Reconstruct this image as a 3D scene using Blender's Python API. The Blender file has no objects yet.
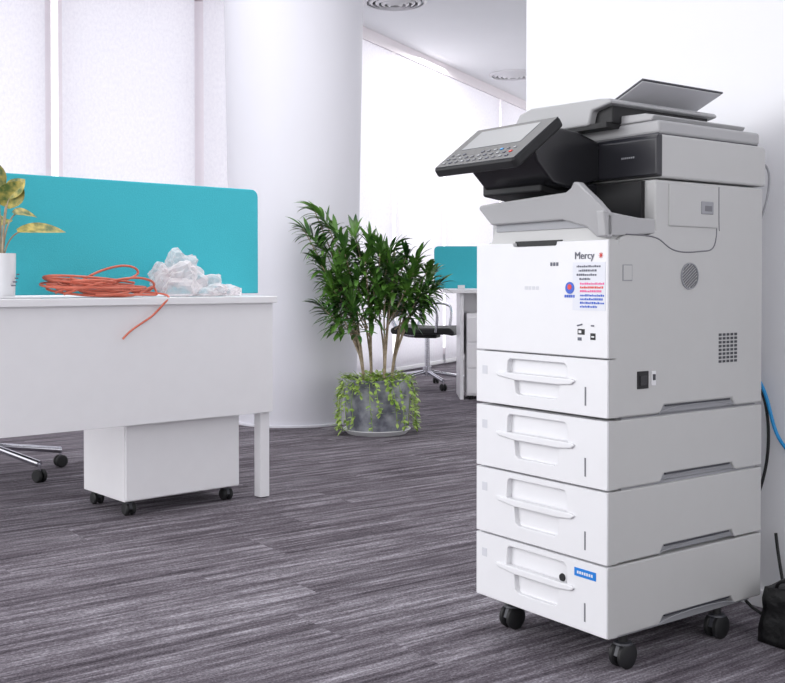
import bpy, bmesh, math, random
from mathutils import Vector, Matrix, noise as mnoise
random.seed(7)
S=bpy.context.scene
COL=S.collection
try:
    S.view_settings.view_transform='Standard'
    S.view_settings.look='None'
except Exception: pass

# ---------------------------------------------------------------- materials
def srgb(r,g,b):
    def c(v):
        v/=255.0
        return v/12.92 if v<=0.04045 else ((v+0.055)/1.055)**2.4
    return (c(r),c(g),c(b),1)
def mat(name,rgb,rough=0.5,metal=0,rgb2=None,nscale=20,bump=0,spec=0.5,bscale=None,stretch=None,coat=0):
    m=bpy.data.materials.new(name); m.use_nodes=True
    nt=m.node_tree; b=nt.nodes['Principled BSDF']
    b.inputs['Base Color'].default_value=srgb(*rgb)
    b.inputs['Roughness'].default_value=rough
    b.inputs['Metallic'].default_value=metal
    b.inputs['Specular IOR Level'].default_value=spec
    b.inputs['Coat Weight'].default_value=coat
    tc=nt.nodes.new('ShaderNodeTexCoord'); mp=nt.nodes.new('ShaderNodeMapping')
    nt.links.new(tc.outputs['Object'],mp.inputs['Vector'])
    if stretch: mp.inputs['Scale'].default_value=stretch
    if rgb2 is None: rgb2=tuple(min(255,max(0,v*0.994)) for v in rgb)
    n=nt.nodes.new('ShaderNodeTexNoise'); n.inputs['Scale'].default_value=nscale; n.inputs['Detail'].default_value=3
    nt.links.new(mp.outputs[0],n.inputs['Vector'])
    r=nt.nodes.new('ShaderNodeValToRGB'); r.color_ramp.elements[0].position=.35; r.color_ramp.elements[1].position=.65
    r.color_ramp.elements[0].color=srgb(*rgb); r.color_ramp.elements[1].color=srgb(*rgb2)
    nt.links.new(n.outputs['Fac'],r.inputs[0]); nt.links.new(r.outputs[0],b.inputs['Base Color'])
    if bump:
        n2=nt.nodes.new('ShaderNodeTexNoise'); n2.inputs['Scale'].default_value=bscale or nscale; n2.inputs['Detail'].default_value=4
        nt.links.new(mp.outputs[0],n2.inputs['Vector'])
        bp=nt.nodes.new('ShaderNodeBump'); bp.inputs['Strength'].default_value=bump; bp.inputs['Distance'].default_value=0.01
        nt.links.new(n2.outputs['Fac'],bp.inputs['Height']); nt.links.new(bp.outputs[0],b.inputs['Normal'])
    return m

M_white=mat('white_laminate',(230,229,232),.35)
M_wall=mat('painted_wall',(230,230,234),.7,nscale=2)
M_col=mat('painted_column',(212,211,219),.6,nscale=2)
M_ceil=mat('ceiling_paint',(244,245,248),.8,nscale=3)
M_pfront=mat('printer_white_plastic',(221,221,224),.38)
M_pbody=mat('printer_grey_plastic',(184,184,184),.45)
M_pbeige=mat('printer_light_grey_plastic',(167,167,169),.45)
M_pgrey=mat('printer_mid_grey_plastic',(146,147,152),.45)
M_pocket=mat('printer_pocket_grey',(200,201,207),.5)
M_seam=mat('printer_seam_grey',(112,112,118),.6)
M_black=mat('black_gloss_plastic',(26,26,30),.25)
M_band=mat('charcoal_plastic',(40,40,46),.3)
M_blackm=mat('black_matte_plastic',(20,20,23),.6)
M_dgrey=mat('dark_grey_plastic',(58,59,66),.45)
M_bezel=mat('panel_bezel_plastic',(40,41,47),.45)
M_screen=mat('lcd_screen',(84,88,96),.3)
M_chrome=mat('chrome',(205,205,212),.2,metal=1)
M_teal=mat('teal_fabric',(64,184,198),.85,rgb2=(58,177,192),nscale=220,bump=.15)
M_plate=mat('feeder_tray_plastic',(204,204,208),.5)
M_blue=mat('blue_sticker',(20,120,205),.4)
M_pink=mat('pink_ink',(225,90,150),.5)
M_red=mat('red_ink',(215,60,50),.5)
M_ink=mat('grey_ink',(90,92,105),.5)
M_navy=mat('blue_ink',(50,90,190),.5)
M_cable_o=mat('orange_cable_sheath',(206,112,90),.45,rgb2=(190,92,70))
M_cable_b=mat('blue_cable_sheath',(10,140,205),.4)
M_leaf=mat('dracaena_leaf',(30,68,26),.38,rgb2=(90,132,52),nscale=7)
M_vine=mat('vine_leaf',(136,170,72),.5,rgb2=(176,198,108),nscale=25)
M_trunk=mat('woody_stem',(176,160,138),.8,rgb2=(140,124,102),nscale=40,bump=.3)
M_soil=mat('soil',(60,48,40),.95,rgb2=(35,28,24),nscale=60,bump=.8)
M_pot=mat('concrete_pot',(178,180,188),.8,rgb2=(108,110,122),nscale=14,bump=.6)
M_vleaf=mat('variegated_leaf',(72,94,38),.45,rgb2=(190,170,84),nscale=34)
M_bag=mat('black_bag_plastic',(14,14,16),.45,bump=.8,bscale=30)
M_mesh=mat('chair_mesh_fabric',(40,40,46),.8)
M_frame=mat('window_frame_paint',(238,231,235),.5)

def m_blind():
    m=bpy.data.materials.new('roller_blind_fabric'); m.use_nodes=True; nt=m.node_tree
    for n in list(nt.nodes): nt.nodes.remove(n)
    o=nt.nodes.new('ShaderNodeOutputMaterial'); mx=nt.nodes.new('ShaderNodeMixShader'); mx.inputs[0].default_value=.62
    d=nt.nodes.new('ShaderNodeBsdfDiffuse'); t=nt.nodes.new('ShaderNodeBsdfTranslucent')
    tc=nt.nodes.new('ShaderNodeTexCoord'); mp=nt.nodes.new('ShaderNodeMapping'); mp.inputs['Scale'].default_value=(1,1,.6)
    n=nt.nodes.new('ShaderNodeTexNoise'); n.inputs['Scale'].default_value=60; n.inputs['Detail'].default_value=5; n.inputs['Roughness'].default_value=.7
    r=nt.nodes.new('ShaderNodeValToRGB'); r.color_ramp.elements[0].position=.3; r.color_ramp.elements[1].position=.62
    r.color_ramp.elements[0].color=srgb(240,239,244); r.color_ramp.elements[1].color=srgb(251,250,253)
    nt.links.new(tc.outputs['Object'],mp.inputs[0]); nt.links.new(mp.outputs[0],n.inputs['Vector']); nt.links.new(n.outputs['Fac'],r.inputs[0])
    nt.links.new(r.outputs[0],d.inputs[0]); nt.links.new(r.outputs[0],t.inputs[0])
    nt.links.new(d.outputs[0],mx.inputs[1]); nt.links.new(t.outputs[0],mx.inputs[2]); nt.links.new(mx.outputs[0],o.inputs[0])
    return m
M_blind=m_blind()
def m_glass():
    m=bpy.data.materials.new('window_glass'); m.use_nodes=True; nt=m.node_tree
    for n in list(nt.nodes): nt.nodes.remove(n)
    o=nt.nodes.new('ShaderNodeOutputMaterial'); mx=nt.nodes.new('ShaderNodeMixShader'); mx.inputs[0].default_value=.06
    t=nt.nodes.new('ShaderNodeBsdfTransparent'); g=nt.nodes.new('ShaderNodeBsdfGlossy'); g.inputs['Roughness'].default_value=.05
    nt.links.new(t.outputs[0],mx.inputs[1]); nt.links.new(g.outputs[0],mx.inputs[2]); nt.links.new(mx.outputs[0],o.inputs[0])
    return m
M_glass=m_glass()
def m_plastic():
    m=bpy.data.materials.new('clear_polythene'); m.use_nodes=True; nt=m.node_tree
    for n in list(nt.nodes): nt.nodes.remove(n)
    o=nt.nodes.new('ShaderNodeOutputMaterial'); mx=nt.nodes.new('ShaderNodeMixShader')
    t=nt.nodes.new('ShaderNodeBsdfTransparent'); g=nt.nodes.new('ShaderNodeBsdfPrincipled')
    g.inputs['Base Color'].default_value=srgb(236,229,232); g.inputs['Roughness'].default_value=.45
    lw=nt.nodes.new('ShaderNodeLayerWeight'); lw.inputs[0].default_value=.4
    mr=nt.nodes.new('ShaderNodeMapRange'); mr.inputs[3].default_value=.34; mr.inputs[4].default_value=.80
    nt.links.new(lw.outputs['Facing'],mr.inputs[0]); nt.links.new(mr.outputs[0],mx.inputs[0])
    nt.links.new(t.outputs[0],mx.inputs[1]); nt.links.new(g.outputs[0],mx.inputs[2]); nt.links.new(mx.outputs[0],o.inputs[0])
    return m
M_poly=m_plastic()

def m_carpet(angle):
    m=bpy.data.materials.new('striped_carpet'); m.use_nodes=True; nt=m.node_tree; L=nt.links; N=nt.nodes.new
    b=nt.nodes['Principled BSDF']; b.inputs['Roughness'].default_value=.95; b.inputs['Specular IOR Level'].default_value=.1
    tc=N('ShaderNodeTexCoord'); mp=N('ShaderNodeMapping'); mp.inputs['Rotation'].default_value=(0,0,-angle)
    L.new(tc.outputs['Object'],mp.inputs[0]); sp=N('ShaderNodeSeparateXYZ'); L.new(mp.outputs[0],sp.inputs[0])
    def math_(op,a,bv=None):
        n=N('ShaderNodeMath'); n.operation=op
        if isinstance(a,(int,float)): n.inputs[0].default_value=a
        else: L.new(a,n.inputs[0])
        if bv is not None:
            if isinstance(bv,(int,float)): n.inputs[1].default_value=bv
            else: L.new(bv,n.inputs[1])
        return n.outputs[0]
    row=math_('FLOOR',math_('DIVIDE',sp.outputs[1],.25))
    wn=N('ShaderNodeTexWhiteNoise'); wn.noise_dimensions='1D'; L.new(row,wn.inputs['W'])
    xo=math_('ADD',sp.outputs[0],wn.outputs['Value'])
    colm=math_('FLOOR',xo)
    cmb=N('ShaderNodeCombineXYZ'); L.new(row,cmb.inputs[0]); L.new(colm,cmb.inputs[1])
    wn2=N('ShaderNodeTexWhiteNoise'); wn2.noise_dimensions='2D'; L.new(cmb.outputs[0],wn2.inputs['Vector'])
    off=math_('MULTIPLY',wn2.outputs['Value'],37.0)
    def streak(sx,sy,det,rough):
        c=N('ShaderNodeCombineXYZ'); L.new(math_('MULTIPLY',sp.outputs[0],sx),c.inputs[0]); L.new(math_('MULTIPLY',sp.outputs[1],sy),c.inputs[1])
        n=N('ShaderNodeTexNoise'); n.noise_dimensions='4D'; n.inputs['Scale'].default_value=1; n.inputs['Detail'].default_value=det; n.inputs['Roughness'].default_value=rough
        L.new(c.outputs[0],n.inputs['Vector']); L.new(off,n.inputs['W']); return n.outputs['Fac']
    s1=streak(2.0,38,2,.6); s2=streak(8,115,2,.7); s3=streak(150,220,2,.7)
    f=math_('ADD',math_('ADD',math_('MULTIPLY',s1,.46),math_('MULTIPLY',s2,.30)),math_('MULTIPLY',s3,.36))
    tv=math_('MULTIPLY',math_('SUBTRACT',wn2.outputs['Value'],.5),.02); f=math_('ADD',f,tv)
    r=N('ShaderNodeValToRGB'); e=r.color_ramp.elements
    e[0].position=.43; e[0].color=srgb(58,53,59); e[1].position=.73; e[1].color=srgb(176,172,179)
    a=e.new(.54); a.color=srgb(96,90,97); a=e.new(.61); a.color=srgb(123,118,125)
    L.new(f,r.inputs[0]); L.new(r.outputs[0],b.inputs['Base Color'])
    bp=N('ShaderNodeBump'); bp.inputs['Strength'].default_value=.6; bp.inputs['Distance'].default_value=.004; L.new(s3,bp.inputs['Height']); L.new(bp.outputs[0],b.inputs['Normal'])
    return m

# ---------------------------------------------------------------- geometry helpers
def empty(name,loc=(0,0,0),rz=0):
    o=bpy.data.objects.new(name,None); COL.objects.link(o); o.location=loc; o.rotation_euler=(0,0,rz); o.empty_display_size=.1; return o
def finish(name,bm,m,parent=None,smooth=False,bevel=0,segs=3,loc=(0,0,0),rot=(0,0,0)):
    bmesh.ops.recalc_face_normals(bm,faces=bm.faces)
    me=bpy.data.meshes.new(name); bm.to_mesh(me); bm.free()
    o=bpy.data.objects.new(name,me); COL.objects.link(o)
    if m: me.materials.append(m)
    if parent: o.parent=parent
    o.location=loc; o.rotation_euler=rot
    if smooth or bevel:
        for p in me.polygons: p.use_smooth=True
    if bevel:
        b=o.modifiers.new('bevel','BEVEL'); b.width=bevel; b.segments=segs; b.limit_method='ANGLE'; b.angle_limit=math.radians(35); b.harden_normals=True
    return o
def box(name,lo,hi,m,parent=None,bevel=0,segs=3,loc=(0,0,0),rot=(0,0,0)):
    bm=bmesh.new(); bmesh.ops.create_cube(bm,size=1)
    for v in bm.verts:
        v.co=Vector(((lo[i]+hi[i])/2+v.co[i]*(hi[i]-lo[i]) for i in range(3)))
    return finish(name,bm,m,parent,bevel=bevel,segs=segs,loc=loc,rot=rot)
def prism(name,pts,axis,a,b,m,parent=None,bevel=0,segs=3,loc=(0,0,0),rot=(0,0,0)):
    def P(p,t):
        if axis=='x': return (t,p[0],p[1])
        if axis=='y': return (p[0],t,p[1])
        return (p[0],p[1],t)
    bm=bmesh.new(); n=len(pts)
    A=[bm.verts.new(P(p,a)) for p in pts]; B=[bm.verts.new(P(p,b)) for p in pts]
    bm.faces.new(A); bm.faces.new(B)
    for i in range(n): bm.faces.new((A[i],A[(i+1)%n],B[(i+1)%n],B[i]))
    return finish(name,bm,m,parent,bevel=bevel,segs=segs,loc=loc,rot=rot)
def lathe(name,prof,m,parent=None,n=40,loc=(0,0,0),rot=(0,0,0),smooth=True):
    bm=bmesh.new(); rings=[]
    for r,z in prof:
        if r<1e-6: rings.append([bm.verts.new((0,0,z))])
        else: rings.append([bm.verts.new((r*math.cos(2*math.pi*i/n),r*math.sin(2*math.pi*i/n),z)) for i in range(n)])
    for a,b in zip(rings,rings[1:]):
        for i in range(n):
            j=(i+1)%n
            if len(a)==1 and len(b)==1: continue
            if len(a)==1: bm.faces.new((a[0],b[i],b[j]))
            elif len(b)==1: bm.faces.new((a[i],a[j],b[0]))
            else: bm.faces.new((a[i],a[j],b[j],b[i]))
    o=finish(name,bm,m,parent,smooth=smooth,loc=loc,rot=rot)
    if smooth:
        e=o.modifiers.new('es','EDGE_SPLIT'); e.split_angle=math.radians(40)
    return o
def tube(name,pts,r,m,parent=None,radii=None,cyc=False,res=6,bres=3):
    cu=bpy.data.curves.new(name,'CURVE'); cu.dimensions='3D'; cu.bevel_depth=r; cu.bevel_resolution=bres; cu.resolution_u=res; cu.use_fill_caps=True
    sp=cu.splines.new('NURBS'); sp.points.add(len(pts)-1)
    for i,p in enumerate(pts):
        sp.points[i].co=(*p,1); sp.points[i].radius=radii[i] if radii else 1
    sp.order_u=min(4,len(pts)); sp.use_endpoint_u=not cyc; sp.use_cyclic_u=cyc
    cu.materials.append(m)
    o=bpy.data.objects.new(name,cu); COL.objects.link(o)
    if parent: o.parent=parent
    return o
def rod(name,p,q,r,m,parent=None):
    p=Vector(p);q=Vector(q); d=q-p
    bm=bmesh.new(); bmesh.ops.create_cone(bm,cap_ends=True,segments=16,radius1=r,radius2=r,depth=d.length)
    R=d.to_track_quat('Z','Y').to_matrix().to_4x4()
    bmesh.ops.transform(bm,matrix=Matrix.Translation((p+q)/2)@R,verts=bm.verts)
    o=finish(name,bm,m,parent,smooth=True); e=o.modifiers.new('es','EDGE_SPLIT'); e.split_angle=math.radians(40); return o
def text(name,s,size,m,parent,loc,rot,ext=0.0004,align='CENTER'):
    cu=bpy.data.curves.new(name,'FONT'); cu.body=s; cu.size=size; cu.extrude=ext; cu.align_x=align; cu.materials.append(m)
    o=bpy.data.objects.new(name,cu); COL.objects.link(o); o.parent=parent; o.location=loc; o.rotation_euler=rot; return o
def cut(o,cutter):
    md=o.modifiers.new('cut','BOOLEAN'); md.operation='DIFFERENCE'; md.object=cutter; md.solver='EXACT'
def bake(o):
    dg=bpy.context.evaluated_depsgraph_get(); dg.update()
    me=bpy.data.meshes.new_from_object(o.evaluated_get(dg)); o.modifiers.clear(); old=o.data; o.data=me
def leaf(V,F,base,d,up,L,W,droop,n=5,fold=.15):
    d=Vector(d).normalized(); side=d.cross(Vector(up))
    if side.length<1e-3: side=d.cross(Vector((1,0,0)))
    side.normalize(); nu=side.cross(d).normalized()
    p=Vector(base); i0=len(V); dd=d.copy()
    for k in range(n+1):
        t=k/n; w=W*(math.sin(math.pi*min(1,(t*.93+.07)))**.75)*.5
        if k==n: w=W*.02
        V.append(p-side*w+nu*w*fold); V.append(p.copy()); V.append(p+side*w+nu*w*fold)
        dd=(dd+Vector((0,0,-droop/n))).normalized(); nu=side.cross(dd).normalized()
        p=p+dd*(L/n)
    for k in range(n):
        a=i0+3*k; F.append((a,a+1,a+4,a+3)); F.append((a+1,a+2,a+5,a+4))
def meshobj(name,V,F,m,parent):
    me=bpy.data.meshes.new(name); me.from_pydata([tuple(v) for v in V],[],F); me.materials.append(m)
    for p in me.polygons: p.use_smooth=True
    o=bpy.data.objects.new(name,me); COL.objects.link(o); o.parent=parent; return o

# ---------------------------------------------------------------- room
PA=math.atan2(-.806,.592)
CA=math.atan2(.592,.806)
H=2.92
foot=[(-5.5,6.80),(-.72,8.05),(2.45,14.55),(6,14.55),(6,-.8),(-5.5,-.8)]
foot2=[(-5.5,6.80),(-.72,8.05),(2.45,14.55),(6,14.55),(6,-3),(-5.5,-3)]
prism('floor',foot2,'z',-.05,0,m_carpet(CA))
prism('ceiling',foot,'z',H,H+.1,M_ceil)
wr=box('wall_right',(-.878,0,0),(3.2,.35,H),M_wall,loc=(.944,2.655,0),rot=(0,0,PA))
box('baseboard_right',(-.878,-.012,0),(3.2,0,.045),M_white,loc=(.944,2.655,0),rot=(0,0,PA),bevel=.003)

A=Vector((-.685,7.87,0))
def facade(tag,ang,spans,wname,start,end,n0,drop):
    lo,hi=start,end
    box(wname,(lo,.12,0),(hi,.2,.12),M_wall,loc=A,rot=(0,0,ang))
    box('trim_'+tag,(lo,-.02,H-drop),(hi,.2,H),M_frame,loc=A,rot=(0,0,ang))
    for i,(a,b) in enumerate(spans):
        w=empty('window_%d'%(n0+i),A,ang)
        box('frame_left',(a-.02,.08,.1),(a+.02,.16,H-.05),M_frame,w)
        box('frame_right',(b-.02,.08,.1),(b+.02,.16,H-.05),M_frame,w)
        box('frame_bottom',(a,.08,.1),(b,.16,.16),M_frame,w)
        box('pane',(a,.115,.12),(b,.12,H-.05),M_glass,w)
        bl=empty('roller_blind' if i+n0==1 else 'roller_blind.%03d'%(i+n0-1),A,ang)
        box('fabric',(a+.012,.0,.06),(b-.012,.002,H-drop),M_blind,bl)
        box('bottom_bar',(a+.012,-.008,.03),(b-.012,.012,.06),M_white,bl,bevel=.004)
        rod('roller',(a+.02,.03,H-.03),(b-.02,.03,H-.03),.02,M_white,bl)
angR=math.atan2(.8963,.4433)
facade('facade_right',angR,[(0.03,1.56),(1.60,2.66),(2.70,4.2),(4.24,5.8),(5.84,7.4)],'wall_back_right',0,7.4,1,.10)
angL=math.atan2(.25,.97)
facade('facade_left',angL,[(-.72,-.03),(-1.70,-.76),(-3.3,-1.79),(-4.9,-3.34)],'wall_back_left',-4.9,0,6,.04)

lathe('round_column',[(0,0),(.385,0),(.385,.01),(.368,.012),(.418,H-.001),(0,H-.001)],M_col,n=96,loc=(-.585,6.30,0))

for i,(x,y) in enumerate([(.02,7.93),(1.22,10.75)]):
    d=empty('ceiling_air_diffuser' if i==0 else 'ceiling_air_diffuser.001',(x,y,H))
    for k,r in enumerate([.24,.195,.15,.105,.06]):
        lathe('ring_%d'%k,[(r,-.001),(r,-.012-.006*k),(r-.022,-.024-.006*k),(r-.026,-.02-.006*k),(r-.008,-.001)],M_white,d,n=48)
    lathe('core',[(0,-.003),(.2,-.003),(.2,-.001)],M_seam,d,n=40)

# ---------------------------------------------------------------- printer
PS=.985; PZ=.0222
P=empty('multifunction_printer',(.4425,2.172,PZ),PA); P.scale=(PS,PS,PS)
W=.4175; D=.540
RF=(math.radians(90),0,0)
def unit(name,z0,z1,m=M_pbody):
    nt=.018
    return prism(name,[(.024,z0),(.17,z0),(.182,z0+nt),(.424,z0+nt),(.436,z0),(D,z0),(D,z1),(.024,z1)],'x',-W,0,m,P,bevel=.004)
zb=[(.061,.2125),(.2165,.3705),(.3745,.520)]
for i,(a,b) in enumerate(zb):
    unit('paper_bank_%d'%(i+1),a,b)
    box('bank_core_%d'%(i+1),(-W+.02,.05,a+.003),(-.006 if i else -.02,D-.02,b+.006),M_pgrey,P)
prism('main_body',[(.024,.5245),(.17,.5245),(.182,.542),(.424,.542),(.436,.5245),(D,.5245),(D,1.036),(.15,1.036),(.15,.925),(.135,.915),(.06,.915),(.035,.905),(.024,.88)],'x',-W,0,M_pbody,P,bevel=.006)
for i,(a,b) in enumerate([(.061,.2125),(.2165,.3705),(.3745,.520),(.5265,.649),(.652,.902)]):
    box('shell_return_%d'%i,(-.003,.0045,a+.0005),(.0007,.032,b-.0005),M_pbody,P)
box('body_core',(-W+.02,.05,.522),(-.006,D-.02,.56),M_pgrey,P)
box('exit_cavity',(-W+.02,.138,.928),(-.03,.152,1.034),M_blackm,P)
box('exit_roller_cover',(-W+.03,.10,.985),(-.16,.15,1.036),M_black,P,bevel=.006)
box('side_door',(-.01,.192,.935),(.004,.362,1.03),M_pbody,P,bevel=.004)
box('door_latch',(0,.30,.965),(.006,.345,.995),M_pgrey,P,bevel=.003)
box('latch_hole',(.004,.312,.972),(.0065,.338,.985),M_seam,P,bevel=.002)
tube('shoulder_seam',[(0,.055,.914),(.0,.14,.914),(0,.17,.905),(0,.20,.882),(0,.26,.877),(0,.32,.884),(0,.362,.884),(0,.362,.935)],.0016,M_seam,P)
tube('rear_seam',[(0,.37,1.03),(0,.37,.93),(0,.372,.93)],.0012,M_seam,P)
g=empty('speaker_grille',(0,.2655,.826),0); g.parent=P
lathe('ring',[(.030,0),(.030,.003),(.0275,.003),(.0275,0)],M_pgrey,g,rot=(0,math.radians(90),0))
for k in range(-4,5):
    hh=math.sqrt(max(0,.026**2-(k*.0058)**2))
    o=box('slot_%d'%(k+4),(.0002,-hh,k*.0058-.0012),(.0022,hh,k*.0058+.0012),M_seam,g); o.rotation_euler=(math.radians(35),0,0)
for r in range(8):
    for c in range(5):
        y=.372+c*.0145; z=.627+r*.0088
        box('vent_%d_%d'%(r,c),(-.001,y,z),(.0008,y+.010,z+.0058),M_dgrey,P)
box('power_inlet',(-.001,.092,.583),(.002,.128,.621),M_blackm,P,bevel=.001)
box('power_inlet_inner',(0,.099,.590),(.0035,.121,.612),M_black,P)
box('rocker_plate',(-.001,.138,.588),(.002,.152,.620),M_pfront,P,bevel=.001)
box('rocker_switch',(.001,.141,.60),(.004,.149,.613),M_dgrey,P,bevel=.001)
box('cap_a',(-.001,.045,.815),(.0015,.075,.85),M_pgrey,P,bevel=.001); box('cap_a_face',(0,.047,.817),(.002,.073,.848),M_pbody,P,bevel=.001)
for i,z in enumerate([.081,.2365,.3945,.545]):
    tube('notch_line_%d'%i,[(0.0,.165,z-.02),(0,.185,z-.002),(0,.42,z-.002),(0,.44,z-.02)],.0012,M_pgrey,P)
    box('notch_shadow_gap_%d'%i,(-.006,.19,z-.006),(-.003,.42,z-.001),M_dgrey,P)

def drawer(idx,z0,z1):
    o=box('drawer_front_%d'%idx,(-W,0,z0),(0,.024,z1),M_pfront,P)
    h=z1-z0; zc=z0+h*.56
    c1=prism('c1',[(-.30,z1-.014),(-.125,z1-.014),(-.118,z1-.02),(-.115,zc),(-.31,zc),(-.307,z1-.02)],'y',-.01,.014,None,P)
    c2=prism('c2',[(-.285,zc-.004),(-.14,zc-.004),(-.145,zc-h*.30),(-.155,zc-h*.34),(-.27,zc-h*.34),(-.28,zc-h*.30)],'y',-.01,.012,None,P)
    cut(o,c1); cut(o,c2); bake(o)
    for c in (c1,c2): bpy.data.objects.remove(c)
    b=o.modifiers.new('bevel','BEVEL'); b.width=.0030; b.segments=3; b.limit_method='ANGLE'; b.angle_limit=math.radians(35)
    prism('drawer_lip_%d'%idx,[(-.345,zc+.006),(-.335,zc+.008),(-.10,zc+.008),(-.09,zc+.004),(-.10,zc-.004),(-.14,zc-.008),(-.28,zc-.008),(-.335,zc-.002)],'y',-.006,.012,M_pfront,P,bevel=.003)
    box('level_window_%d'%idx,(-.064,-.0008,z0+.022),(-.060,.002,z0+.022+.04),M_seam,P)
    box('size_tag_%d'%idx,(-.395,-.0008,z1-.055),(-.378,.002,z1-.035),M_pocket,P)
drawer(4,.062,.2125); drawer(3,.2165,.3705); drawer(2,.3745,.520); drawer(1,.5265,.649)
box('blue_label',(-.092,-.0012,.178),(-.030,.001,.196),M_blue,P)
for j in range(7): box('label_mark_%d'%j,(-.084+j*.0068,-.0016,.184),(-.0795+j*.0068,.0,.190),M_pfront,P)
lathe('drawer_lock',[(0,.003),(.008,.003),(.009,0)],M_blackm,P,loc=(-.128,-.0002,.165),rot=(math.radians(90),0,0),n=24)
fc=box('front_cover',(-W,0,.652),(0,.03,.902),M_pfront,P)
c=box('c',(-.29,-.01,.893),(-.15,.02,.92),None,P,bevel=.006); cut(fc,c); bake(fc); bpy.data.objects.remove(c)
b=fc.modifiers.new('bevel','BEVEL'); b.width=.004; b.segments=4; b.limit_method='ANGLE'; b.angle_limit=math.radians(35)
box('cover_notch_shadow',(-.295,.012,.888),(-.145,.03,.906),M_blackm,P)
text('name_decal','Mercy',.0225,M_ink,P,(-.066,-.0012,.862),RF)
for k in range(8):
    a=k*math.pi/4; 
    rod('star_%d'%k,(-.019,-.0006,.869),(-.019+.006*math.cos(a),-.0006,.869+.006*math.sin(a)),.0007,M_red,P)
M_label=mat('label_paper',(212,214,222),.5)
box('service_label',(-.100,-.0008,.752),(-.006,.001,.855),M_label,P)
random.seed(3)
for k,(z,m,x0,x1) in enumerate([(.844,M_ink,-.088,-.02),(.835,M_ink,-.082,-.03),(.826,M_ink,-.088,-.03),(.817,M_ink,-.08,-.05),(.807,M_pink,-.078,-.012),(.799,M_red,-.078,-.012),(.791,M_pink,-.078,-.02),(.782,M_navy,-.078,-.012),(.774,M_navy,-.078,-.014),(.766,M_navy,-.078,-.014),(.758,M_navy,-.078,-.03)]):
    xx=x0; j=0
    while xx<x1:
        wd=random.choice([.0022,.0034,.0046])
        box('ink_%d_%d'%(k,j),(xx,-.0014,z),(xx+wd,.0005,z+random.choice([.0036,.0046])),m,P); xx+=wd+.0016; j+=1
lathe('label_logo',[(0,.001),(.013,.001),(.013,0)],M_navy,P,loc=(-.108,-.0010,.80),rot=(math.radians(90),0,0),n=24)
lathe('label_logo_in',[(0,.002),(.006,.002),(.006,0)],M_red,P,loc=(-.108,-.0006,.802),rot=(math.radians(90),0,0),n=24)
for j in range(5): box('logo_caption_%d'%j,(-.124+j*.0064,-.0012,.779),(-.1195+j*.0064,.0,.785),M_navy,P)
for j in range(3): box('status_tag_%d'%j,(-.168+j*.009,-.0010,.848),(-.162+j*.009,.0,.856),M_ink,P)
box('icon_a',(-.085,-.0008,.70),(-.065,.001,.712),M_blackm,P); box('icon_a2',(-.082,-.0012,.703),(-.074,.001,.709),M_pfront,P)
box('icon_b',(-.048,-.0008,.69),(-.034,.001,.704),M_blackm,P); box('icon_b2',(-.045,-.0012,.695),(-.037,.001,.698),M_pfront,P)
box('icon_c',(-.085,-.0008,.687),(-.074,.001,.694),M_ink,P); rod('icon_d',(-.046,-.0004,.720),(-.038,-.0004,.720),.0016,M_ink,P); rod('icon_e',(-.086,-.0004,.719),(-.072,-.0004,.722),.0016,M_ink,P)
for j in range(4): box('embossed_logo_%d'%j,(-.25+j*.012,-.0006,.795),(-.241+j*.012,.001,.803),M_pocket,P)
# output tray lip
lip=prism('output_tray_lip',[(-.362,.946),(-.13,.948),(-.06,.930),(-.03,.908),(-.0,.905),(0,.958),(-.02,.983),(-.052,1.012),(-.064,1.024),(-.078,1.027),(-.088,1.014),(-.105,1.006),(-.20,1.002),(-.385,.994),(-.393,.986)],'y',-.004,.016,M_pbeige,P,bevel=.005)
for v in lip.data.vertices:
    if v.co.z>.96: v.co.y-=.016*(v.co.z-.905)/.1
prism('lip_underside',[(-.385,.898),(-.01,.898),(-.01,.935),(-.08,.953),(-.36,.953)],'y',.014,.06,M_pbody,P,bevel=.004)
prism('tray_wing_right',[(-.006,.908),(.15,.917),(.15,.950),(.10,.950),(.05,.955),(-.015,.962)],'x',-.022,0,M_pbeige,P,bevel=.004)
prism('tray_wing_left',[(.015,.908),(.15,.917),(.15,.952),(.05,.957),(.015,.97)],'x',-W+.04,-W+.06,M_pbeige,P,bevel=.004)
prism('output_plate',[(.01,.93),(.15,.918),(.15,.925),(.01,.96)],'x',-W+.06,-.02,M_pgrey,P)
# scanner
prism('scanner_body',[(.165,1.04),(.548,1.04),(.548,1.128),(.538,1.135),(.165,1.135)],'x',-W,.002,M_pbody,P,bevel=.006)
prism('scanner_band',[(.148,1.046),(.168,1.042),(.168,1.134),(.155,1.134),(.148,1.125)],'x',-W,.004,M_band,P,bevel=.003)
for j in range(7): box('band_mark_%d'%j,(-.095+j*.0055,.1472,1.086),(-.0915+j*.0055,.15,1.090),M_pgrey,P)
prism('console_arm',[(.15,1.045),(.15,1.132),(.08,1.15),(.0,1.158),(-.06,1.11),(-.05,1.075),(.0,1.03),(.06,1.02)],'x',-W+.03,-.16,M_black,P,bevel=.008)
prism('console_arm_lower',[(.12,1.0),(.15,1.06),(.0,1.06),(.0,1.015)],'x',-W+.02,-.20,M_blackm,P,bevel=.006)
box('platen_lid',(-W+.004,.168,1.137),(-.006,.535,1.168),M_pbeige,P,bevel=.008)
box('platen_lid_gap',(-W+.01,.17,1.132),(-.01,.53,1.14),M_dgrey,P)
prism('document_feeder',[(-W,1.168),(-W+.0,1.195),(-W+.02,1.222),(-W+.06,1.232),(-.14,1.226),(-.105,1.222),(-.10,1.212),(-.16,1.20),(-.17,1.168)],'y',.12,.50,M_pbeige,P,bevel=.006)
box('feeder_throat',(-.24,.14,1.17),(-.115,.48,1.213),M_blackm,P,bevel=.004)
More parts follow.
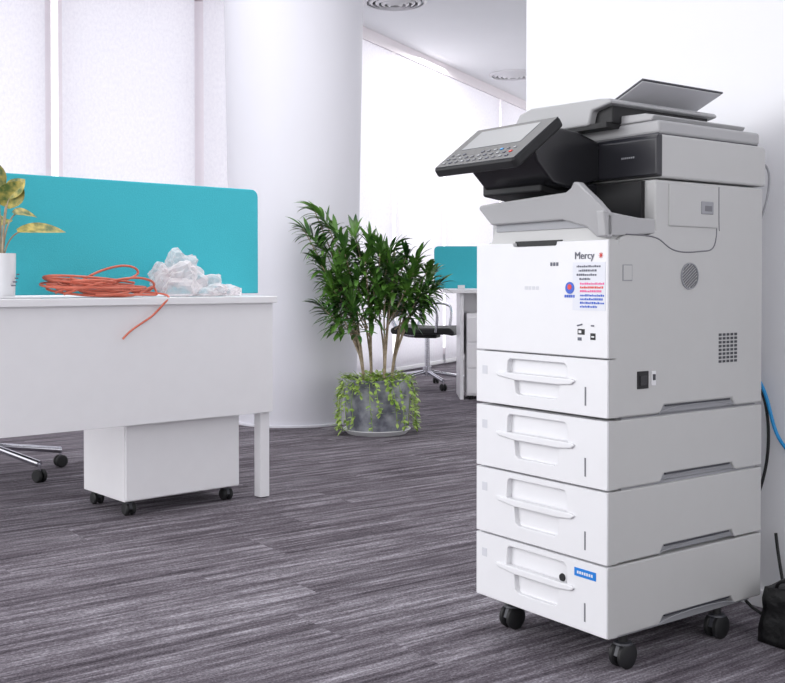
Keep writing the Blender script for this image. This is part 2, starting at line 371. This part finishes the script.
prism('feeder_receiving_tray',[(-.17,1.168),(-.03,1.168),(-.02,1.18),(-.05,1.186),(-.17,1.19)],'y',.17,.50,M_pbeige,P,bevel=.004)
box('feeder_front_gap',(-W+.02,.125,1.16),(-.12,.20,1.172),M_blackm,P)
def plate(name,x0,z0,x1,z1,y0,y1,th,m):
    d=Vector((x1-x0,0,z1-z0)).normalized(); nrm=Vector((-d.z,0,d.x))*th
    return prism(name,[(x0,z0),(x1,z1),(x1+nrm.x,z1+nrm.z),(x0+nrm.x,z0+nrm.z)],'y',y0,y1,m,P,bevel=.0008)
plate('feeder_input_tray',-.235,1.216,-.10,1.274,.225,.52,.004,M_dgrey)
plate('feeder_input_tray_face',-.232,1.2150,-.103,1.2704,.228,.517,.0025,M_plate)
box('feeder_hinge',(-.255,.22,1.205),(-.225,.50,1.226),M_blackm,P,bevel=.004)
# operation panel
ang=math.atan2(.101,.136)
op=empty('operation_panel',(0,-.143,1.073),0); op.parent=P; op.rotation_euler=(ang,0,0)
Lp=.170
prism('panel_body',[(-.405,.004),(-.398,-.004),(-.138,-.004),(-.130,.004),(-.130,Lp-.008),(-.138,Lp),(-.398,Lp),(-.405,Lp-.008)],'z',-.022,0,M_blackm,op,bevel=.005)
box('panel_face',(-.400,.002,-.001),(-.135,Lp-.004,.0015),M_bezel,op,bevel=.001)
box('display',(-.372,.072,.001),(-.175,Lp-.018,.0022),M_screen,op,bevel=.001)
for r in range(3):
    for k in range(11):
        x=-.385+k*.021; m=[M_pgrey,M_ink,M_seam][(k+r)%3]
        if k==10 and r==1: m=M_red
        if k==8 and r==2: m=M_cable_b
        if k in(3,4) and r==2: continue
        box('key_%d_%d'%(r,k),(x,.014+r*.016,.001),(x+.009,.020+r*.016,.003),m,op,bevel=.0008)
def caster(parent,x,y,top,r,i,m=M_blackm,z0=0):
    c=empty('caster_%d'%i,(x,y,z0),0); c.parent=parent
    for s in (-1,1):
        lathe('wheel_%d'%s,[(0,-.008),(r*.8,-.008),(r,-.004),(r,.004),(r*.8,.008),(0,.008)],m,c,n=28,loc=(s*.012,0,r),rot=(0,math.radians(90),0))
    prism('hood',[(-r*.9,r*1.0),(-r*.6,r*1.75),(0,r*2.0),(r*.5,r*1.8),(r*.7,r*1.1),(0,r*.9)],'x',-.006,.006,M_dgrey,c,bevel=.002)
    lathe('hood_cap',[(0,r*2.05),(r*.7,r*2.0),(r*.75,r*1.85),(0,r*1.8)],M_dgrey,c,n=24)
    rod('stem',(0,0,r*1.8),(0,0,top-z0),.010,M_blackm,c)
for i,(x,y) in enumerate([(-.03,.085),(-.03,.41),(-.365,.07),(-.385,.42)]):
    caster(P,x,y,.060,.028,i,z0=-PZ/PS)
box('base_plate',(-W+.02,.04,.050),(-.02,D-.02,.066),M_pgrey,P)
tube('rear_cord',[(-.02,D,1.10),(-.01,D+.03,1.10),(0,D+.035,1.06),(-.01,D+.02,.98),(-.02,D-.002,.93)],.003,M_pgrey,P)

cb=empty('blue_network_cable',(.440,2.198,.01),PA)
tube('sheath',[(-.20,.655,.63),(-.11,.655,.60),(-.07,.655,.56),(-.05,.655,.50),(-.035,.655,.44),(-.0,.655,.395),(.06,.655,.36),(.3,.655,.33)],.0045,M_cable_b,cb)
cc=empty('black_power_cord',(.440,2.198,0),PA)
tube('cord',[(-.12,.655,.63),(-.07,.655,.56),(-.052,.66,.48),(-.057,.66,.36),(-.09,.655,.26),(-.12,.62,.12),(-.10,.60,.01),(-.0,.60,.006)],.004,M_blackm,cc)
cd=empty('black_data_cable',(.440,2.198,0),PA)
tube('cord',[(-.03,.655,.20),(-.02,.655,.12),(.02,.63,.06),(.03,.60,.006),(.06,.6,.006)],.004,M_blackm,cd)

bg=empty('black_tool_bag',(.93,2.385,0),PA)
bm=bmesh.new(); bmesh.ops.create_cube(bm,size=1); bmesh.ops.subdivide_edges(bm,edges=bm.edges,cuts=9,use_grid_fill=True)
for v in bm.verts:
    x,y,z=v.co; k=1-.12*(z+.5)
    v.co=Vector((x*.14*k,y*.13*k,(z+.5)*.13))
    n=mnoise.noise_vector(v.co*22)*.008; v.co+=Vector((n.x,n.y,n.z if v.co.z>.02 else 0))
    v.co.z=max(.001,v.co.z)
finish('bag_body',bm,M_bag,bg,smooth=True)
for s in (-1,1):
    tube('handle_%d'%s,[(-.04,s*.04,.122),(-.035,s*.05,.145),(0,s*.045,.155),(.035,s*.04,.145),(.04,s*.04,.122)],.004,M_bag,bg)

# ---------------------------------------------------------------- near desk
DA=math.atan2(.6585,.7526)
DZ=.01
K=empty('office_desk',(-.436,4.0,0),DA)
prism('desktop',[(-1.65,0),(0,0),(.30,.9),(-1.65,.9)],'z',.732+DZ,.757+DZ,M_white,K,bevel=.002)
box('modesty_panel',(-1.60,.016,.319+DZ),(-.010,.034,.732+DZ),M_white,K,bevel=.001)
for i,(x,y) in enumerate([(-.054,.036),(-1.6,.036),(.12,.82),(-1.6,.82)]):
    box('leg_%d'%i,(x,y,0.004),(x+.042,y+.042,.732+DZ),M_white,K,bevel=.003)
    box('leg_foot_%d'%i,(x+.008,y+.008,0),(x+.034,y+.034,.006),M_dgrey,K)
box('back_rail',(-1.56,.83,.68+DZ),(.13,.85,.73+DZ),M_white,K)
Q=empty('teal_desk_divider',(-.435,4.0,DZ),DA)
def rrect(x0,x1,z0,z1,r,n=6):
    pts=[(x0,z0),(x1,z0)]
    for k in range(n+1):
        a=k/n*math.pi/2; pts.append((x1-r+r*math.cos(a),z1-r+r*math.sin(a)))
    for k in range(n+1):
        a=math.pi/2+k/n*math.pi/2; pts.append((x0+r+r*math.cos(a),z1-r+r*math.sin(a)))
    return pts
prism('panel',rrect(-1.65,.115,.765,1.185,.03),'y',.300,.325,M_teal,Q,bevel=.004)
for i,x in enumerate([-1.2,-.02]):
    box('bracket_%d'%i,(x,.292,.7575),(x+.05,.333,.787),M_white,Q)
R=empty('drawer_pedestal',(-.436,4.0,0),DA)
box('carcass',(-.593,.078,.053),(-.124,.40,.56),M_white,R,bevel=.002)
box('front_panel',(-.590,.070,.057),(-.127,.078,.555),M_white,R,bevel=.002)
box('top',(-.597,.068,.56),(-.120,.404,.575),M_white,R,bevel=.002)
for i,(x,y) in enumerate([(-.56,.11),(-.16,.11),(-.56,.36),(-.16,.36)]):
    caster(R,x,y,.056,.023,i)

def chair(name,loc,rz,mback=M_mesh):
    C=empty(name,loc,rz)
    for k in range(5):
        a=k*2*math.pi/5+.3
        d=Vector((math.cos(a),math.sin(a),0))
        rod('spoke_%d'%k,(d.x*.03,d.y*.03,.12),(d.x*.31,d.y*.31,.075),.014,M_chrome,C)
        c=empty('caster_%d'%k,(d.x*.31,d.y*.31,0),a); c.parent=C
        for s in (-1,1):
            lathe('wheel_%d'%s,[(0,-.009),(.022,-.009),(.027,-.004),(.027,.004),(.022,.009),(0,.009)],M_blackm,c,n=24,loc=(0,s*.013,.027),rot=(math.radians(90),0,0))
        rod('stem',(0,0,.03),(0,0,.075),.007,M_chrome,c)
    rod('hub',(0,0,.09),(0,0,.16),.035,M_chrome,C); rod('gas_lift',(0,0,.15),(0,0,.40),.02,M_chrome,C)
    box('mechanism',(-.09,-.08,.385),(.09,.08,.42),M_blackm,C,bevel=.01)
    prism('seat',[(-.23,.42),(.2,.42),(.25,.41),(.26,.44),(.22,.475),(.0,.468),(-.2,.48),(-.24,.46)],'y',-.235,.235,M_blackm,C,bevel=.02)
    tube('back_spine',[(-.10,0,.40),(-.26,0,.40),(-.29,0,.50),(-.28,0,.62)],.018,M_chrome,C)
    prism('backrest',[(-.25,.55),(-.235,.56),(-.25,.75),(-.30,.94),(-.32,.94),(-.275,.75)],'y',-.21,.21,mback,C,bevel=.01)
    for s in (-1,1):
        tube('arm_%d'%s,[(-.15,s*.22,.43),(-.13,s*.28,.45),(-.12,s*.285,.62),(-.05,s*.285,.65),(.12,s*.285,.65),(.15,s*.28,.6),(.12,s*.26,.44)],.011,M_chrome,C)
    return C
chair('office_chair',(-1.71,4.48,0),DA-math.pi/2)
chair('office_chair.001',(.27,8.20,0),-.25)

T=empty('coiled_orange_cable',(-.445,4.0,DZ),DA)
pts=[]
cx,cy=-.66,.14
for k in range(11*12):
    a=k/12*2*math.pi; lay=k/(11*12)
    rx=.140+.055*math.sin(a*.37+1); ry=.070+.035*math.sin(a*.23)
    ox=.034*math.sin(a*.171); oy=.020*math.sin(a*.29)
    z=.764+.040*lay+.020*abs(math.sin(a*.5+lay*9))+ .014*math.sin(a*.9+lay*5)
    pts.append((cx+ox+rx*math.cos(a),cy+oy+ry*math.sin(a),max(.7625,z)))
tube('coil',pts,.0042,M_cable_o,T,res=4,bres=2)
tube('raised_loop',[(-.78,.12,.77),(-.70,.14,.83),(-.58,.15,.872),(-.50,.16,.87),(-.47,.16,.84),(-.55,.14,.815),(-.66,.12,.80),(-.76,.10,.80),(-.82,.10,.775)],.0042,M_cable_o,T)
tube('second_loop',[(-.52,.08,.77),(-.46,.10,.80),(-.44,.12,.79),(-.44,.10,.768),(-.47,.05,.765),(-.56,.04,.768),(-.7,.05,.768)],.0042,M_cable_o,T)
tube('third_loop',[(-.80,.08,.77),(-.72,.06,.80),(-.60,.05,.825),(-.50,.07,.83),(-.43,.10,.80),(-.45,.16,.775)],.0042,M_cable_o,T)
tube('hanging_end',[(-.52,.12,.775),(-.46,.08,.775),(-.44,.02,.766),(-.45,-.004,.756),(-.48,-.008,.73),(-.52,-.008,.69),(-.57,-.008,.665),(-.61,-.008,.64),(-.63,-.008,.618)],.0036,M_cable_o,T)

# clear plastic bags (crumpled film)
G=empty('crumpled_plastic_bags',(-.445,4.0,DZ),DA)
def blob(name,c,s,seed,floor=.759):
    rr=random.Random(seed)
    bm=bmesh.new(); bmesh.ops.create_icosphere(bm,subdivisions=4,radius=1)
    for v in bm.verts:
        q=v.co.copy()
        cell=mnoise.voronoi(q*1.5+Vector((seed,seed*.3,0)))[0]
        rid=cell[1]-cell[0]
        cell2=mnoise.voronoi(q*3.2+Vector((0,seed,0)))[0]; rid2=cell2[1]-cell2[0]
        n=mnoise.noise(q*1.2+Vector((0,seed,0)))
        k=1.05+.55*n-.48*min(rid,.7)-.16*min(rid2,.7)+rr.uniform(-.02,.02)
        v.co=Vector((c[0]+q.x*s[0]*k,c[1]+q.y*s[1]*k,c[2]+q.z*s[2]*k)); v.co.z=max(floor,v.co.z)
    finish(name,bm,M_poly,G,smooth=False)
blob('bag_1',(-.32,.14,.81),(.090,.065,.075),3)
blob('bag_2',(-.31,.17,.865),(.075,.045,.065),11)
blob('bag_3',(-.22,.13,.79),(.08,.06,.045),19)
blob('bag_4',(-.16,.10,.774),(.055,.045,.024),29)
blob('bag_5',(-.37,.18,.825),(.055,.045,.05),37)

B=empty('potted_croton',(-.445,4.0,DZ),DA)
lathe('cup',[(0,.758),(.036,.758),(.042,.765),(.045,.87),(.0455,.905),(.042,.905),(.04,.86),(0,.86)],M_pfront,B,n=40,loc=(-.985,.14,0))
lathe('soil',[(0,.876),(.041,.876)],M_soil,B,n=30,loc=(-.985,.14,0))
for k in range(4):
    rod('cup_mark_%d'%k,(-.97+k*.006,.0945+.001*k,.80+k*.012),(-.955+k*.004,.0965,.80+k*.012),.0022,M_ink,B)
bc=Vector((-.985,.14,.875))
V=[];F=[]
sp=[((.06,-.01,.105),.16,.060,.35),((.06,.03,.165),.10,.05,.5),((.01,-.02,.19),.10,.085,.3),((-.01,0,.24),.11,.085,.1),((-.05,.0,.20),.12,.06,.3),((-.06,.03,.12),.13,.05,.5),((.02,.05,.13),.11,.05,.5),((.02,-.03,.22),.08,.07,.2)]
for i,(o,L,Wd,dr) in enumerate(sp):
    tip=bc+Vector(o); st=bc+Vector((o[0]*.1,o[1]*.1,0))
    tube('stem_%d'%i,[st,bc+Vector((o[0]*.15,o[1]*.3,o[2]*.5)),bc+Vector((o[0]*.5,o[1]*.6,o[2]*.9)),tip-Vector((0,0,.003))],.0025,M_trunk,B)
    d=Vector((o[0]*1.6,o[1],.02 if i<2 else o[2]*.25))
    leaf(V,F,tip-d.normalized()*.01,d,(.15,-.75,1),L,Wd,dr,n=8,fold=.3)
meshobj('leaves',V,F,M_vleaf,B)
pp=empty('paper_sheets',(-.445,4.0,DZ),DA)
box('sheet_stack',(-1.10,.03,.757),(-.90,.08,.762),M_pfront,pp); box('top_sheet',(-1.08,.025,.762),(-.87,.085,.764),M_white,pp)

# ---------------------------------------------------------------- floor plant
F0=empty('potted_dracaena',(-.085,5.74,0),0)
lathe('saucer',[(0,0),(.16,0),(.185,.025),(.18,.028),(.155,.012),(0,.012)],M_pfront,F0,n=48)
lathe('pot',[(0,.012),(.150,.012),(.165,.03),(.185,.28),(.19,.295),(.172,.298),(.165,.27),(0,.27)],M_pot,F0,n=48)
lathe('soil',[(0,.275),(.168,.273)],M_soil,F0,n=30)
random.seed(21)
main=[(-.28,.0,.98),(-.18,-.1,1.00),(-.04,-.05,1.03),(.10,.0,1.0),(.22,-.05,.93),(.30,.02,.84),(-.20,-.12,.88),(-.06,-.15,.92),(.1,-.15,.86),(.24,-.1,.76),(-.27,-.02,.84),(-.24,-.08,.72),(-.1,-.12,.80),(.05,-.15,.76),(-.18,.1,.92),(.1,.12,.92),(0,.15,.82),(.22,.1,.80),(-.40,0,1.10),(-.34,.02,1.20),(-.27,-.02,1.12),(-.12,.0,1.08),
 (-.31,-.1,.92),(-.13,-.18,.72),(.16,-.05,.95),(.02,.02,.95),(-.11,.05,.97),(.32,.0,.78),(-.31,.05,.68),(-.02,-.1,.86),(.16,-.16,.78),(-.16,-.16,.80),(.28,-.08,.88),(.02,-.16,1.0),(.2,-.1,.86),(-.25,-.12,.80),(.06,-.12,.94)]
V=[];F=[]
stems=[(-.07,-.02),(.04,-.05),(.08,.03),(-.03,.06)]
for i,(x,y,z) in enumerate(main):
    z+=.01
    s=stems[(0 if x<-.15 else 3 if x<0 else 1 if x<.15 else 2)]
    if i<20:
        tube('stem_%d'%i,[(s[0],s[1],.27),(s[0]*1.1,s[1]*1.1,.40),(x*.22+s[0]*.9,y*.25+s[1],.28+(z-.28)*.42),(x*.7,y*.7,.28+(z-.28)*.74),(x,y,z)],.0054,M_trunk,F0,radii=[1.5,1.3,.9,.7,.5])
    else:
        tube('stem_%d'%i,[(x*.3,y*.3,.28+(z-.28)*.55),(x*.7,y*.7,.28+(z-.28)*.78),(x,y,z)],.0045,M_trunk,F0,radii=[1,.8,.6])
    ax=Vector((x*.9+random.uniform(-.25,.25),y*.9+random.uniform(-.25,.25),.45)).normalized()
    if z>1.10 and x<-.2: ax=Vector((-.7,0,.8)).normalized()
    nl=34
    t1=ax.orthogonal().normalized(); t2=ax.cross(t1)
    for k in range(nl):
        u=k/nl; a=k*2.39996+random.uniform(-.4,.4)
        el=.10+1.40*u
        d=ax*math.cos(el)+(t1*math.cos(a)+t2*math.sin(a))*math.sin(el)
        base=Vector((x,y,z))-ax*(.20*u)
        leaf(V,F,base,d,(random.uniform(-.3,.3),random.uniform(-.3,.3),1),random.uniform(.085,.135),random.uniform(.020,.029),random.uniform(.5,1.5),n=6,fold=.25)
meshobj('foliage',V,F,M_leaf,F0)
V=[];F=[]
for k in range(28):
    a=k/28*2*math.pi+random.uniform(-.12,.12); L=random.choice([.06,.10,.16,.24,.27])*random.uniform(.8,1.1)
    if abs(math.cos(a))>.8: L=.26
    pr=[]
    for j in range(7):
        t=j/6; rr=.15+.06*min(1,t*2.2)+random.uniform(0,.012); z=.285+.03*math.sin(min(1,t*2.5)*math.pi)-L*max(0,t-.2)/.8
        pr.append(Vector((rr*math.cos(a+t*.15),rr*math.sin(a+t*.15),max(.03,z))))
    tube('vine_%d'%k,pr,.0016,M_vine,F0,bres=1,res=3)
    for j in range(26):
        t=random.random(); q=pr[min(5,int(t*6))].lerp(pr[min(5,int(t*6))+1],t*6%1)
        d=Vector((random.uniform(-1,1)+math.cos(a)*.6,random.uniform(-1,1)+math.sin(a)*.6,random.uniform(-.8,.6)))
        leaf(V,F,q,d,(0,0,1),random.uniform(.022,.040),random.uniform(.014,.022),.4,n=3)
for k in range(240):
    a=random.uniform(0,2*math.pi); r=random.uniform(.02,.2)
    d=Vector((math.cos(a),math.sin(a),random.uniform(0,1.2)))
    leaf(V,F,(r*math.cos(a),r*math.sin(a),random.uniform(.275,.32)),d,(0,0,1),random.uniform(.02,.045),random.uniform(.014,.024),.4,n=3)
meshobj('vine_leaves',V,F,M_vine,F0)

# ---------------------------------------------------------------- far desk
E=empty('office_desk.001',(.37,7.30,0),.0)
box('desktop',(0,0,.740),(1.7,.48,.765),M_white,E,bevel=.002)
box('side_panel',(.10,.04,.0),(.125,.46,.740),M_white,E,bevel=.001)
box('side_panel_far',(1.62,.04,.0),(1.645,.46,.740),M_white,E,bevel=.001)
box('modesty_panel',(.125,.30,.30),(1.62,.318,.740),M_white,E)
E2=empty('teal_desk_divider.001',(.37,7.30,.01),0)
prism('panel',rrect(-.07,1.7,.760,1.065,.03),'y',.31,.335,M_teal,E2,bevel=.004)
box('bracket',(.1,.30,.7555),(.15,.345,.785),M_white,E2)
E3=empty('drawer_pedestal.001',(.37,7.30,0),0)
box('carcass',(.145,.02,.03),(.55,.28,.60),M_white,E3,bevel=.002)
for k in range(3):
    box('drawer_%d'%k,(.15,.008,.045+k*.18),(.545,.02,.21+k*.18),M_white,E3,bevel=.002)
    box('pull_%d'%k,(.28,.0,.17+k*.18),(.42,.01,.178+k*.18),M_seam,E3)
for i,(x,y) in enumerate([(.18,.06),(.5,.06),(.18,.24),(.5,.24)]):
    rod('foot_%d'%i,(x,y,0),(x,y,.035),.015,M_blackm,E3)

# ---------------------------------------------------------------- light
w=bpy.data.worlds.new('World'); S.world=w; w.use_nodes=True
bgk=w.node_tree.nodes['Background']; bgk.inputs[0].default_value=(.98,.98,1.0,1); bgk.inputs[1].default_value=1.72
def area(name,loc,target,sx,sy,power,col=(1,1,1)):
    l=bpy.data.lights.new(name,'AREA'); l.shape='RECTANGLE'; l.size=sx; l.size_y=sy; l.energy=power; l.color=col
    o=bpy.data.objects.new(name,l); COL.objects.link(o); o.location=loc
    o.rotation_euler=(Vector(target)-Vector(loc)).to_track_quat('-Z','Y').to_euler(); return o
area('window_daylight',(-3.6,1.6,1.9),(.3,3.0,.7),2.4,2.0,95,(.98,.98,1))
area('overhead_fill',(.3,4.2,2.87),(.3,4.2,0),2.5,1.5,42,(1,.99,.98))  # added fill light below the ceiling, no fixture in the room
area('overhead_fill_far',(-1.2,5.2,2.87),(-1.2,5.2,0),1.5,1.5,10,(1,.99,.98))  # weak added fill in front of the column, not an actual lamp
area('overhead_fill_back',(1.0,9.5,2.87),(1.0,9.5,0),1.5,1.5,40,(1,.99,.98))  # added fill to brighten the far ceiling area, no real fitting there

cam=bpy.data.cameras.new('camera'); co=bpy.data.objects.new('camera',cam); COL.objects.link(co)
co.location=(0,0,.825); co.rotation_euler=(math.radians(89),0,0)
cam.sensor_width=36; cam.lens=1057/785*36; cam.clip_end=60
cam.shift_y=-42.1/785
S.camera=co
